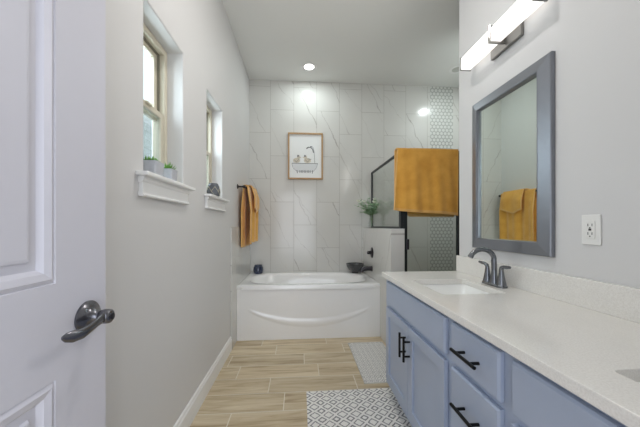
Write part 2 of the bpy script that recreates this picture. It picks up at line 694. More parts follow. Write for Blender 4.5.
# ------------------------------------------------------------------ room shell
# floor: grout bed with staggered wood-look planks
mb = MB()
mb.mi = 1
mb.box(XL - 0.12, XS + 0.12, -1.6, YB + 0.12, -0.05, -0.0015)
mb.mi = 0
PW, PL = 0.1925, 0.645
offs = {0: -0.378, 1: -0.226, 2: 0.037, 3: 0.151, 4: -0.226, 5: -0.107, 6: -0.43}
lay = mb.bm.loops.layers.color.new('plank')
y1 = 2.905
row = 0
rr = random.Random(3)
g = 0.0030
y = y1 + 4 * PW
while y > -1.5:
    r = round((y1 - y) / PW)
    o0 = offs.get(r, rr.uniform(-0.6, 0))
    x = o0 - PL * 3
    ya, yb = y - PW + g, y - g
    while x < XS:
        xa, xb = max(x + g, XL), min(x + PL - g, XS)
        if xb - xa > 0.01 and yb < YB:
            vs = [mb.bm.verts.new(q) for q in ((xa, ya, 0), (xb, ya, 0), (xb, yb, 0), (xa, yb, 0))]
            f = mb.bm.faces.new(vs)
            f.material_index = 0
            cc = (rr.random(), rr.random(), rr.random(), 1)
            for lp in f.loops:
                lp[lay] = cc
        x += PL
    y -= PW
struct(mb.build('floor', [M['plank'], M['grout']]))

struct(MB().box(XL - 0.12, XS + 0.12, -1.6, YB + 0.12, ZC, ZC + 0.1).build('ceiling', M['ceiling']))

# left wall with two window openings
W1 = (1.205, 1.594)
W2 = (1.987, 2.371)
ZS, ZH = 1.395, 2.155
mb = MB()
mb.plate([(-1.6, 0), (YB + 0.12, 0), (YB + 0.12, ZC), (-1.6, ZC)],
         [[(a, ZS), (b, ZS), (b, ZH), (a, ZH)] for a, b in (W1, W2)], XL - 0.15, XL, lambda u, v, w: (w, u, v))
struct(mb.build('wall_left', M['wall'], bevel=0.006, seg=3))

# back wall: marble tile field with a vertical strip of hexagon mosaic
mb = MB()
mb.box(XL, 1.786, YB, YB + 0.12, 0, ZC).box(2.112, XS, YB, YB + 0.12, 0, ZC)
mb.mi = 1
mb.box(1.786, 2.112, YB, YB + 0.12, 0, ZC)
struct(mb.build('wall_back', [M['marble'], M['mosaic']]))

struct(MB().box(XR, XR + 0.12, -0.1, YE, 0, ZC).build('wall_right', M['wall'], bevel=0.004))
struct(MB().box(XS, XS + 0.12, YE - 0.12, YB + 0.12, 0, ZC).build('wall_shower_right', M['marble_side']))
struct(MB().box(XR + 0.12, XS, YE - 0.12, YE, 0, ZC).build('wall_closet', M['wall']))
struct(MB().box(1.56, XS, YP - 0.02, YP + 0.03, 0, ZC).build('wall_shower_front', M['wall']))
# front wall with the doorway the camera stands in
mb = MB()
mb.box(XL, -0.60, -0.22, -0.10, 0, ZC).box(0.36, XR + 0.12, -0.22, -0.10, 0, ZC).box(-0.60, 0.36, -0.22, -0.10, 2.12, ZC)
struct(mb.build('wall_front', M['wall']))

# tiled wainscot at the tub's left side, tiled knee wall at its right
struct(MB().box(XL, XL + 0.014, 2.64, YB, 0, 1.17).build('trim_1', M['marble_side'], bevel=0.002))
mb = MB()
mb.box(XK, 0.985, 2.50, YB, 0, 1.155)
struct(mb.build('wall_knee', M['marble_side'], bevel=0.003))

# baseboards
mb = MB()
prof = [(0, 0), (0.014, 0), (0.014, 0.105), (0.010, 0.112), (0.009, 0.124), (0.004, 0.133), (0, 0.133)]
mb.loft([[(XL + a, yy, z) for a, z in prof] for yy in (-0.09, 2.638)])
struct(mb.build('baseboard_left', M['trim']))

# ------------------------------------------------------------------ windows


def window(i, a, b):
    root = struct_root('window_%d' % i, (XL - 0.10, (a + b) / 2, ZS))
    xo, xi = XL - 0.149, XL - 0.085       # frame sits in the outer part of the opening
    z0, z1 = ZS + 0.001, ZH - 0.001
    mid = (z0 + z1) / 2 - 0.005
    a, b = a + 0.001, b - 0.001
    fr = MB()
    fw = 0.034
    fr.box(xo, xi, a, a + fw, z0, z1).box(xo, xi, b - fw, b, z0, z1)
    fr.box(xo, xi, a + fw, b - fw, z1 - fw, z1).box(xo, xi, a + fw, b - fw, z0, z0 + fw * 0.8)
    frame = fr.build('window_frame', M['vinyl'], root, bevel=0.003)
    tr = MB()
    tr.box(xo + 0.025, xi - 0.026, a + fw, a + fw + 0.005, z0 + 0.03, z1 - fw).box(xo + 0.025, xi - 0.026, b - fw - 0.005, b - fw, z0 + 0.03, z1 - fw)
    tr.box(xo + 0.025, xi - 0.026, a + fw, b - fw, z1 - fw - 0.006, z1 - fw)
    tr.build('gasket', M['gasket'], frame)
    ia, ib = a + fw + 0.002, b - fw - 0.002
    for nm, x0, x1, za, zb in (('upper_sash', xo + 0.004, xo + 0.026, mid - 0.016, z1 - fw), ('lower_sash', xi - 0.026, xi - 0.003, z0 + fw * 0.8, mid + 0.02)):
        s = MB()
        w = 0.030
        s.box(x0, x1, ia, ia + w, za, zb).box(x0, x1, ib - w, ib, za, zb)
        s.box(x0, x1, ia + w, ib - w, za, za + w).box(x0, x1, ia + w, ib - w, zb - w, zb)
        so = s.build(nm, M['vinyl'], root, bevel=0.003)
        xm = (x0 + x1) / 2
        MB().box(xm - 0.002, xm + 0.002, ia + w, ib - w, za + w, zb - w).build('pane', M['pane'], so)
        if nm == 'lower_sash':
            MB().box(x1, x1 + 0.010, (a + b) / 2 - 0.025, (a + b) / 2 + 0.025, zb - 0.012, zb).build('sash_lock', M['vinyl'], so, bevel=0.002)
    MB().box(xo - 0.004, xo - 0.003, ia, ib, z0, mid).build('insect_screen', M['screen'], root)
    # stool and apron
    sy0, sy1 = a - 0.066, b + 0.055
    st = MB()
    st.plate([(XL - 0.084, a), (XL - 0.084, b), (XL, b), (XL, sy1), (XL + 0.05, sy1), (XL + 0.05, sy0), (XL, sy0), (XL, a)],
             [], ZS - 0.009, ZS + 0.008, lambda u, v, w: (u + 0.0004, v, w))
    st.build('window_sill', M['trim'], root, bevel=0.005, seg=3)
    ap = MB()
    ap.box(XL + 0.0005, XL + 0.016, sy0 + 0.028, sy1 - 0.028, 1.314, ZS - 0.009)
    pr = [(0, 1.303), (0.020, 1.303), (0.023, 1.309), (0.018, 1.316), (0.018, 1.322), (0, 1.322)]
    ap.loft([[(XL + 0.0005 + q, yy, z) for q, z in pr] for yy in (sy0 + 0.022, sy1 - 0.022)])
    pr = [(0, ZS - 0.009), (0.026, ZS - 0.009), (0.025, ZS - 0.022), (0.018, ZS - 0.032), (0, ZS - 0.036)]
    ap.loft([[(XL + 0.0005 + q, yy, z) for q, z in pr] for yy in (sy0 + 0.020, sy1 - 0.020)])
    ap.build('window_apron', M['trim'], root, bevel=0.001)


window(1, *W1)
window(2, *W2)

# outside: ground and the neighbouring house's siding
struct(MB().box(-9, -1.0, -6, 9, -0.4, -0.2).build('ground', M['ground']))
mb = MB()
z = -0.2
while z < 3.55:
    mb.loft([[(-3.6, yy, z), (-3.575, yy, z), (-3.598, yy, z + 0.2), (-3.6, yy, z + 0.2)] for yy in (-3, 9)])
    z += 0.2
mb.box(-3.8, -3.6, -3, 9, -0.2, z)
struct(mb.build('wall_neighbour', M['siding']))

# ------------------------------------------------------------------ open door at the left
DX = -0.55
dr = struct_root('door_1', (DX, -0.04, 0))
DY0, DY1 = -0.045, 0.814
t = 0.018
x1, x0 = DX, DX - 0.036
pan = [(0.10, 0.832 - 0.0), (1.05, 1.93)]
py0, py1 = DY0 + 0.158, DY1 - 0.158
mb = MB()
mb.plate([(DY0, 0.012), (DY1, 0.012), (DY1, 2.04), (DY0, 2.04)], [[(py0, a), (py1, a), (py1, b), (py0, b)] for a, b in pan], x0, x1, lambda u, v, w: (w, u, v))


def inset(p, q):
    a, b = p
    return [(py0 + q, a + q), (py1 - q, a + q), (py1 - q, b - q), (py0 + q, b - q)]


for pz in pan:
    rings = [(0, 0.0), (0.002, -0.003), (0.012, 0.002), (0.026, -0.002), (0.035, -0.011), (0.052, -0.011), (0.056, -0.004), (0.062, -0.003)]
    for sx, base in ((1, x1), (-1, x0)):
        mb.loft([[(base + sx * h, u, v) for u, v in inset(pz, q)] for q, h in rings], cap0=False, cap1=True)
slab = mb.build('door_slab', M['door'], dr)
# lever handle
hy, hz = 0.747, 0.945
rs = MB()
rs.lathe([(0.001, 0), (0.041, 0), (0.041, 0.004), (0.036, 0.009), (0.027, 0.012), (0.020, 0.016), (0.016, 0.022), (0.0125, 0.026), (0.012, 0.034)], (DX + 0.0005, hy, hz), axis='x', seg=40)
hd = rs.build('handle_rosette', M['leverm'], slab, smooth=True, angle=40)
lv = MB()
lv.lathe([(0.010, 0.0), (0.0165, 0.004), (0.0185, 0.012), (0.0185, 0.020), (0.017, 0.027), (0.013, 0.030), (0.001, 0.031)], (DX + 0.030, hy, hz), axis='x', seg=28)
P = [(DX + 0.044, hy + 0.004, hz + 0.002), (DX + 0.050, hy - 0.020, hz + 0.001), (DX + 0.055, hy - 0.045, hz - 0.001), (DX + 0.057, hy - 0.068, hz - 0.006),
     (DX + 0.057, hy - 0.090, hz - 0.009), (DX + 0.052, hy - 0.110, hz - 0.008), (DX + 0.048, hy - 0.124, hz - 0.005), (DX + 0.046, hy - 0.131, hz - 0.003)]
lv.tube(P, [0.014, 0.0125, 0.0105, 0.0105, 0.0125, 0.0135, 0.010, 0.004], seg=16, flat=0.55, up=(1, 0, 0))
lv.build('handle_lever', M['leverm'], slab, smooth=True, angle=50)
lk = MB()
lk.lathe([(0.0085, 0), (0.0085, 0.003), (0.006, 0.004), (0.001, 0.004)], (DX + 0.0605, hy, hz), axis='x', seg=20)
lk.build('privacy_button', M['bronze'], slab, smooth=True)

# ------------------------------------------------------------------ bathtub
tub = thing('bathtub', (0.1, YT, 0), 'white alcove bathtub with a curved relief on its front apron', 'bathtub')
TZ = 0.568
tx0, tx1, ty0, ty1 = XL + 0.0145, XK - 0.001, YT, YB - 0.001
mb = MB()
cx, cy = (tx0 + tx1) / 2, (ty0 + ty1) / 2
NS = 96


def ring(ax, ay, ox, oy, n, z):
    pts = []
    for k in range(NS):
        a = 2 * math.pi * k / NS
        c, s_ = math.cos(a), math.sin(a)
        r = (abs(c / ax) ** n + abs(s_ / ay) ** n) ** (-1 / n)
        pts.append((cx + ox + r * c, cy + oy + r * s_, z))
    return pts


def rectring(z, d=0):
    pts = []
    ax, ay = (tx1 - tx0) / 2 - d, (ty1 - ty0) / 2 - d
    for k in range(NS):
        a = 2 * math.pi * k / NS
        c, s_ = math.cos(a), math.sin(a)
        r = min(ax / abs(c) if abs(c) > 1e-6 else 9, ay / abs(s_) if abs(s_) > 1e-6 else 9)
        pts.append((cx + r * c, cy + r * s_, z))
    return pts


AX, AY = (tx1 - tx0) / 2, (ty1 - ty0) / 2
loops = [rectring(TZ - 0.05), rectring(TZ - 0.008), rectring(TZ - 0.002, 0.003), rectring(TZ, 0.010),
         ring(AX - 0.065, AY - 0.055, 0, -0.008, 3.2, TZ + 0.0005), ring(AX - 0.077, AY - 0.066, 0, -0.008, 3.0, TZ - 0.006), ring(AX - 0.086, AY - 0.074, 0, -0.008, 2.9, TZ - 0.022),
         ring(AX - 0.115, AY - 0.095, 0, -0.005, 2.8, TZ - 0.12), ring(AX - 0.17, AY - 0.13, 0, -0.003, 2.7, TZ - 0.25),
         ring(AX - 0.22, AY - 0.16, 0, 0, 2.6, TZ - 0.35), ring(AX - 0.30, AY - 0.21, 0, 0, 2.5, TZ - 0.385)]
mb.loft(loops, cap0=False, cap1=True)
mb.build('tub_basin', M['acrylic'], tub, smooth=True, angle=60)
# apron grid with the smile-shaped relief
mb = MB()
nu, nv = 130, 60
grid = []
xa0, xa1 = tx0 + 0.11, tx1 - 0.10
for i in range(nu + 1):
    colv = []
    for j in range(nv + 1):
        x = tx0 + (tx1 - tx0) * i / nu
        z = (TZ - 0.012) * j / nv
        s = (x - xa0) / (xa1 - xa0)
        q = 0.0
        if 0 < s < 1:
            e = max(0.0, 1 - (2 * s - 1) ** 2)
            zl = 0.315 - 0.175 * e ** 0.9           # lower edge of the crescent
            wdt = 0.016 + 0.050 * e                 # crescent height
            fade = min(1, s / 0.05, (1 - s) / 0.05)
            tt = (z - zl) / wdt
            if -0.25 < tt < 1.2:
                q = math.sin(max(0, min(1, (tt + 0.25) / 1.45)) ** 0.8 * math.pi) ** 1.3 * 0.0085 * fade
        edge = 0.006 if j > nv - 3 else 0
        colv.append(mb.bm.verts.new((x, YT + 0.010 - q - edge, z + 0.001)))
    grid.append(colv)
for i in range(nu):
    for j in range(nv):
        mb.bm.faces.new((grid[i][j], grid[i + 1][j], grid[i + 1][j + 1], grid[i][j + 1]))
# return the sheet into a solid edge
back = [mb.bm.verts.new((x, YT + 0.05, z)) for x, z in ((tx0, 0.001), (tx1, 0.001), (tx1, TZ - 0.011), (tx0, TZ - 0.011))]
mb.bm.faces.new(back)
mb.bm.faces.new([grid[0][j] for j in range(nv + 1)] + [back[3], back[0]])
mb.bm.faces.new([grid[nu][j] for j in range(nv, -1, -1)] + [back[1], back[2]])
mb.bm.faces.new([grid[i][0] for i in range(nu, -1, -1)] + [back[0], back[1]])
mb.bm.faces.new([grid[i][nv] for i in range(nu + 1)] + [back[2], back[3]])
mb.build('tub_apron', M['acrylic'], tub, smooth=True, angle=50)
MB().lathe([(0.001, 0), (0.034, 0), (0.034, 0.004), (0.030, 0.007), (0.001, 0.008)], (tx0 + 0.112, cy - 0.02, TZ - 0.10), axis='x', seg=28).build('overflow_plate', M['nickel'], tub, smooth=True)

# tub valve and spout on the knee wall
FY = 3.17
tv = thing('tub_valve', (XK, FY, 0.86), 'dark bronze tub valve with a lever above the tub spout', 'faucet')
mb = MB()
mb.lathe([(0.001, 0), (0.064, 0), (0.064, 0.003), (0.055, 0.010), (0.022, 0.014), (0.020, 0.030), (0.001, 0.030)], (XK - 0.0005, FY, 0.865), axis='-x', seg=32)
mb.build('valve_plate', M['bronze'], tv, smooth=True)
mb = MB()
mb.lathe([(0.018, 0.028), (0.021, 0.034), (0.021, 0.052), (0.015, 0.060), (0.001, 0.060)], (XK, FY, 0.865), axis='-x', seg=24)
mb.tube([(XK - 0.045, FY, 0.868), (XK - 0.060, FY - 0.03, 0.874), (XK - 0.070, FY - 0.075, 0.872)], [0.011, 0.009, 0.007], seg=12)
mb.build('valve_lever', M['bronze'], tv, smooth=True)
sp = MB()
sp.lathe([(0.001, 0), (0.034, 0), (0.034, 0.006), (0.026, 0.012), (0.001, 0.012)], (XK - 0.0005, FY, 0.675), axis='-x', seg=24)
sp.tube([(XK - 0.005, FY, 0.677), (XK - 0.06, FY, 0.677), (XK - 0.10, FY, 0.672), (XK - 0.125, FY, 0.655), (XK - 0.132, FY, 0.635)], [0.028, 0.027, 0.026, 0.024, 0.022], seg=18)
tag(sp.build('tub_spout', M['bronze'], smooth=True, origin=(XK, FY, 0.675)), 'dark bronze tub spout reaching over the right end of the tub', 'faucet')

# ------------------------------------------------------------------ shower enclosure
XG = 0.97
ZR = 1.905
KZ = 1.155
sh = thing('shower_enclosure', (XG, YP, 0), 'dark framed glass shower enclosure beside the tub with a towel over its door', 'shower')
mb = MB()
mb.box(XG - 0.012, XG + 0.012, YP + 0.03, YB - 0.002, KZ + 0.0005, KZ + 0.020)
mb.box(XG - 0.012, XG + 0.012, YP + 0.03, YB - 0.002, ZR - 0.022, ZR)
mb.box(XG - 0.011, XG + 0.011, YB - 0.022, YB - 0.002, KZ + 0.02, ZR - 0.022)
mb.build('side_frame', M['channel'], sh, bevel=0.002)
MB().box(XG - 0.003, XG + 0.003, YP + 0.03, YB - 0.022, KZ + 0.020, ZR - 0.022).build('side_glass', M['glass'], sh)
mb = MB()
mb.box(0.953, 0.985, YP - 0.018, YP + 0.03, KZ + 0.0005, ZR)
mb.build('corner_post', M['channel'], sh, bevel=0.003)
mb = MB()
mb.box(0.9855, 1.021, YP - 0.015, YP + 0.018, 0.10, ZR - 0.03)
mb.box(1.521, 1.559, YP - 0.0185, YP + 0.018, 0.09, ZR)
mb.box(0.9855, 1.521, YP - 0.018, YP + 0.018, ZR - 0.03, ZR)
mb.box(0.9856, 1.521, YP - 0.02, YP + 0.02, 0.0905, 0.10)
mb.build('door_frame', M['channel'], sh, bevel=0.002)
dg = MB()
dg.box(1.028, 1.518, YP - 0.003, YP + 0.003, 0.105, ZR - 0.035)
dg = dg.build('glass_door', M['glass'], sh)
mb = MB()
for zz in (1.01,):
    mb.box(1.010, 1.036, YP - 0.028, YP - 0.0032, zz - 0.055, zz + 0.045)
mb.build('door_hinge', M['bronze'], dg, bevel=0.004)
struct(MB().box(0.9852, 1.559, YP - 0.06, YP + 0.06, 0, 0.09).build('trim_2', M['marble_side'], bevel=0.004))

# ------------------------------------------------------------------ towels


def drape(name, mat, path, span, fn, parent=None, thick=0.010, n=60, hem=None):
    """path: list of (d, z) profile points; span: (t0, t1); fn(t, i, d, z) -> xyz"""
    mb = MB()
    rows = []
    for k in range(n + 1):
        t = span[0] + (span[1] - span[0]) * k / n
        rows.append([mb.bm.verts.new(fn(t, i / (len(path) - 1), d, z)) for i, (d, z) in enumerate(path)])
    L_ = len(path)
    for k in range(n):
        for i in range(L_ - 1):
            f = mb.bm.faces.new((rows[k][i], rows[k + 1][i], rows[k + 1][i + 1], rows[k][i + 1]))
            if i < 1 or i >= L_ - 2 or k < 1 or k >= n - 1:
                f.material_index = 1
    bmesh.ops.recalc_face_normals(mb.bm, faces=mb.bm.faces[:])
    me = bpy.data.meshes.new(name)
    mb.bm.to_mesh(me)
    mb.bm.free()
    me.materials.append(mat)
    me.materials.append(hem or mat)
    me.shade_smooth()
    o = bpy.data.objects.new(name, me)
    COL.objects.link(o)
    if parent:
        me.transform(Matrix.Translation(-parent.location))
        o.parent = parent
    s = o.modifiers.new('solid', 'SOLIDIFY')
    s.thickness = thick
    s.offset = 0
    b = o.modifiers.new('soft', 'BEVEL')
    b.width = thick * 0.35
    b.segments = 2
    b.limit_method = 'ANGLE'
    b.angle_limit = math.radians(50)
    return o


# bath towel over the shower door header
path = []
for k in range(50):
    path.append((0, k / 49))
NB = 34
zt = ZR + 0.004


def fn_shower(t, i, d, s):
    # t in metres along x, s 0..1 from the front hem over the rail to the back hem
    zb_f = 1.335 - 0.062 * (t - 0.875) / 0.66 - 0.006 * math.sin((t - 0.875) * 9)
    lf, la = zt - zb_f, 0.075
    lb = zt - (1.270 + 0.09 * max(0, min(1, (1.06 - t) / 0.10)))
    tot = lf + la + lb
    q = s * tot
    if q < lf:
        z = zb_f + q
        yy = YP - 0.037
        w = min(1, (zt - z) / 0.35)
        yy -= w * (0.007 * math.sin(t * 24 + 0.8) + 0.004 * math.sin(t * 57 + z * 5)) + 0.006 * w
        # slightly flared towards the left bottom corner
        x = t - 0.034 * (zt - z) / 0.6 * (1 - (t - 0.912) / 0.65)
    elif q < lf + la:
        a = (q - lf) / la * math.pi
        yy = YP - 0.037 * math.cos(a)
        z = zt + 0.010 * math.sin(a)
        x = t
    else:
        z = zt - (q - lf - la)
        yy = YP + 0.037
        w = min(1, (zt - z) / 0.35)
        yy += w * 0.006 * math.sin(t * 21)
        x = t
    return (x, yy, z)


tw = drape('bath_towel', M['terry'], path, (0.912, 1.515), fn_shower, thick=0.012, hem=M['terryhem'])
tag(tw, 'wide ochre towel draped over the top of the glass shower door', 'towel')

# towel bar on the left wall
BX, BZ = -0.585, 1.597
tb = thing('towel_bar', (XL, 3.18, BZ), 'dark bronze towel bar on the left wall above the tub end', 'towel bar')
mb = MB()
mb.cyl((BX, 2.935, BZ), (BX, 3.545, BZ), 0.008)
mb.build('rail', M['bronze'], tb, smooth=True)
for yy in (2.93, 3.55):
    mb = MB()
    mb.lathe([(0.001, 0.0), (0.026, 0.0), (0.026, 0.005), (0.018, 0.009), (0.010, 0.014), (0.009, 0.052), (0.014, 0.058), (0.0155, 0.075), (0.013, 0.088), (0.001, 0.09)], (XL + 0.0005, yy, BZ), axis='x', seg=24)
    mb.build('bracket', M['bronze'], tb, smooth=True)

path = [(0, k / 59) for k in range(60)]


def fn_left(t, i, d, s):
    # t along y ; s from the front hem up over the bar and down behind
    zt = BZ + 0.018
    lf, la, lb = 0.625, 0.07, 0.665
    q = s * (lf + la + lb)
    u = (t - 2.97) / 0.53
    if q < lf:
        z = zt - lf + q
        w = min(1, (zt - z) / 0.25)
        x = BX + 0.019 + w * (0.030 + 0.011 * math.sin(u * 13 + 0.6) + 0.006 * math.sin(u * 27 + 1)) - 0.012 * w * ((zt - z) / 0.6)
        y = t - 0.01 * w
    elif q < lf + la:
        a = (q - lf) / la * math.pi
        x = BX + 0.019 * math.cos(a)
        z = zt + 0.004 * math.sin(a)
        y = t
    else:
        z = zt - (q - lf - la)
        w = min(1, (zt - z) / 0.25)
        x = BX - 0.019 - w * (0.012 + 0.010 * math.sin(u * 14 + 2))
        y = t - 0.015 * w
    return (x, y, z)


tl = drape('bath_towel', M['terry'], path, (2.975, 3.505), fn_left, thick=0.014, hem=M['terryhem'])
tag(tl, 'ochre bath towel folded over the bar on the left wall above the tub', 'towel')


def fn_hand(t, i, d, s):
    zt = BZ + 0.036
    u = (t - 3.10) / 0.34
    lf = 0.30 - 0.10 * abs(u - 0.45) * 2 * 0.6
    la, lb = 0.12, 0.22
    q = s * (lf + la + lb)
    if q < lf:
        z = zt - lf + q
        w = min(1, (zt - z) / 0.12)
        x = BX + 0.038 + w * (0.036 + 0.006 * math.sin(u * 9))
        y = t + 0.0 * w
    elif q < lf + la:
        a = (q - lf) / la * math.pi
        x = BX + 0.0385 * math.cos(a)
        z = zt + 0.004 * math.sin(a)
        y = t
    else:
        z = zt - (q - lf - la)
        w = min(1, (zt - z) / 0.15)
        x = BX - 0.038 - w * 0.012
        y = t
    return (x, y, z)


hw = drape('hand_towel', M['terry'], [(0, k / 29) for k in range(30)], (3.11, 3.44), fn_hand, thick=0.010, n=30, hem=M['terryhem'])
tag(hw, 'small ochre hand towel layered over the bath towel on the left wall bar', 'towel')

# ------------------------------------------------------------------ framed print on the tiles
pr = thing('framed_print', (0.073, YB, 2.1), 'oak framed print of small birds in a clawfoot tub on the tiled wall', 'picture')
px0, px1, pz0, pz1 = -0.158, 0.303, 1.797, 2.412
fw = 0.020
mb = MB()
mb.box(px0, px1, YB - 0.028, YB - 0.0008, pz1 - fw, pz1).box(px0, px1, YB - 0.028, YB - 0.0008, pz0, pz0 + fw)
mb.box(px0, px0 + fw, YB - 0.028, YB - 0.0008, pz0 + fw, pz1 - fw).box(px1 - fw, px1, YB - 0.028, YB - 0.0008, pz0 + fw, pz1 - fw)
mb.build('picture_frame', M['oak'], pr, bevel=0.002)
paper = MB().box(px0 + fw, px1 - fw, YB - 0.012, YB - 0.001, pz0 + fw, pz1 - fw).build('print', M['paper'], pr)
AYP = YB - 0.0122
sc_ = (px1 - px0) / 35.0          # metres per photo pixel on the print


def pp(u, v, dy=0.0):
    """print coordinates: u 0..366 crop px mapping of the photographed frame"""
    return (px0 + (u - 80) / 213 * (px1 - px0), AYP - dy, pz1 - (v - 77) / 285 * (pz1 - pz0))


def stroke(mb, pts, w, dy=0.0006):
    pts = [Vector(pp(u, v, dy)) for u, v in pts]
    for a, b in zip(pts[:-1], pts[1:]):
        d = (b - a).normalized()
        n = Vector((d.z, 0, -d.x)) * w / 2
        f = [mb.bm.verts.new(q) for q in (a - n, b - n, b + n, a + n)]
        r = bmesh.ops.extrude_face_region(mb.bm, geom=[mb.bm.faces.new(f)])
        for v in r['geom']:
            if isinstance(v, bmesh.types.BMVert):
                v.co.y -= 0.0005


def blob(mb, cu, cv, ru, rv, dy=0.0009, rot=0):
    ps = []
    for k in range(20):
        a = 2 * math.pi * k / 20
        x_, y_ = ru * math.cos(a), rv * math.sin(a)
        ps.append(pp(cu + x_ * math.cos(rot) - y_ * math.sin(rot), cv + x_ * math.sin(rot) + y_ * math.cos(rot), dy))
    mb.loft([ps, [(x, y - 0.0005, z) for x, y, z in ps]])


mb = MB()
ps = [(103, 266), (262, 266), (256, 285), (243, 303), (225, 312), (140, 312), (122, 303), (109, 285)]
mb.loft([[pp(u, v, 0.0004) for u, v in ps], [pp(u, v, 0.0008) for u, v in ps]])
mb.build('printed_tub', M['inklight'], paper)
mb = MB()
stroke(mb, [(103, 264), (262, 264)], 0.007, 0.0012)
stroke(mb, [(262, 264), (254, 290), (236, 310), (225, 313), (140, 313), (126, 308), (110, 290), (103, 264)], 0.0035, 0.0012)
for u in range(152, 216, 9):
    stroke(mb, [(u, 306), (u, 322)], 0.008, 0.0014)
for u in (134, 231):
    stroke(mb, [(u, 305), (u + (3 if u < 200 else -3), 325)], 0.009, 0.0014)
# pipe and shower head
stroke(mb, [(243, 262), (241, 215), (238, 185), (232, 165), (224, 158)], 0.0045, 0.0012)
stroke(mb, [(224, 158), (212, 166), (198, 166)], 0.010, 0.0012)
stroke(mb, [(214, 160), (230, 176), (236, 198)], 0.012, 0.0012)
stroke(mb, [(192, 174), (206, 162)], 0.014, 0.0012)
mb.build('printed_linework', M['ink'], paper)
for u, s_ in ((144, -1), (186, 1)):
    mb = MB()
    blob(mb, u, 226, 10, 12)
    blob(mb, u + s_ * 12, 246, 22, 15)
    blob(mb, u - s_ * 12, 228, 5, 3)
    mb.mi = 1
    blob(mb, u - 3, 218, 6, 6, 0.0016)
    n0 = len(mb.bm.faces)
    stroke(mb, [(u - s_ * 2, 240), (u + s_ * 14, 256), (u + s_ * 26, 242)], 0.005, 0.0016)
    if s_ > 0:
        stroke(mb, [(200, 236), (222, 238)], 0.007, 0.0016)
    mb.bm.faces.ensure_lookup_table()
    for f in mb.bm.faces[n0:]:
        f.material_index = 1
    mb.build('printed_bird', [M['inkyellow'], M['ink']], paper)

# ------------------------------------------------------------------ downlights


def downlight(x, y, power, label, idx):
    d = thing('recessed_light', (x, y, ZC), label, 'ceiling light')
    mb = MB()
    mb.lathe([(0.058, 0), (0.092, 0), (0.091, -0.005), (0.075, -0.007), (0.060, -0.004)], (x, y, ZC - 0.0004), seg=40, cap0=False, cap1=False)
    mb.build('trim_ring', M['trim'], d, smooth=True)
    mb = MB()
    mb.lathe([(0.0595, -0.0005), (0.0595, -0.003), (0.05, -0.006), (0.02, -0.0075), (0.001, -0.008)], (x, y, ZC), seg=36)
    mb.build('lens', M['lens'] if power else M['lens_off'], d, smooth=True)
    if not power:
        return
    l = bpy.data.lights.new('downlight_bulb', 'AREA')
    l.shape = 'DISK'
    l.size = 0.13
    l.energy = power
    l.color = (1.0, 0.97, 0.93) if y < 2 else (0.90, 1.0, 0.99)
    l.spread = math.radians(180)
    o = bpy.data.objects.new('downlight_bulb', l)
    o.location = (0, 0, -0.012)
    o.parent = d
    COL.objects.link(o)


downlight(*DOWN[0], 'round recessed ceiling light above the bathtub', 0)
downlight(*DOWN[1], 'added recessed fill light over the middle of the floor, out of view', 1)  # added fill, out of view, for soft light in the room's centre
downlight(*DOWN[2], 'unlit recessed ceiling light over the shower, half hidden by the vanity wall', 2)
downlight(*DOWN[3], 'added recessed fill light just inside the shower door, hidden by the vanity wall', 3)  # added fill, hidden behind the wall end, to brighten the shower

# ------------------------------------------------------------------ vanity
VX, VF = 0.58, 0.60         # door faces, face frame
VY0, VY1 = -0.09, 1.855
van = thing('bathroom_vanity', (0.85, 0.9, 0), 'long blue grey vanity cabinet with black bar pulls', 'vanity')
mb = MB()
mb.box(VF, VF + 0.02, VY0, VY1, 0.10, 0.829)
mb.box(VF + 0.02, XR - 0.002, VY1 - 0.018, VY1, 0.10, 0.829)
mb.box(VF + 0.02, XR - 0.002, VY0, VY0 + 0.018, 0.10, 0.829)
mb.box(VF + 0.092, XR - 0.002, VY1 - 0.018, VY1, 0.0, 0.10)
mb.box(VF + 0.092, XR - 0.002, VY0, VY0 + 0.018, 0.0, 0.10)
mb.box(VF + 0.02, XR - 0.002, VY0 + 0.018, VY1 - 0.018, 0.10, 0.118)
mb.box(XR - 0.012, XR - 0.002, VY0 + 0.018, VY1 - 0.018, 0.118, 0.829)
mb.build('carcass', M['cabinet'], van, bevel=0.0015)
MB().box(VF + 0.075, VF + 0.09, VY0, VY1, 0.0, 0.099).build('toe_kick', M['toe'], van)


def slab_front(name, a, b, z0, z1):
    mb = MB()
    c = 0.010
    xb, xf = VF - 0.0005, VX
    lp = lambda x, q: [(x, a + q, z0 + q), (x, b - q, z0 + q), (x, b - q, z1 - q), (x, a + q, z1 - q)]
    mb.loft([lp(xb, 0), lp(xf + 0.007, 0), lp(xf, 0.006)])
    return mb.build(name, M['cabinet'], van, bevel=0.0008)


def shaker(name, a, b, z0, z1):
    mb = MB()
    xb, xf = VF - 0.0005, VX
    w = 0.052
    mb.plate([(a, z0), (b, z0), (b, z1), (a, z1)], [[(a + w, z0 + w), (b - w, z0 + w), (b - w, z1 - w), (a + w, z1 - w)]], xb, xf, lambda u, v, ww: (ww, u, v))
    mb.box(xb - 0.010, xb, a + w - 0.002, b - w + 0.002, z0 + w - 0.002, z1 - w + 0.002)
    return mb.build(name, M['cabinet'], van, bevel=0.0015)


def pull(parent, y, z, vertical, ln=0.133):
    mb = MB()
    xo = VX - 0.034
    h = ln / 2
    d = Vector((0, 0, 1)) if vertical else Vector((0, 1, 0))
    c = Vector((xo, y, z))
    mb.cyl(c - d * h, c + d * h, 0.0062, seg=16)
    for s_ in (-1, 1):
        p = c + d * (s_ * h * 0.58)
        mb.cyl(p, (VX - 0.0003, p.y, p.z), 0.0052, seg=12)
    mb.build('handle', M['black'], parent, smooth=True, angle=50)


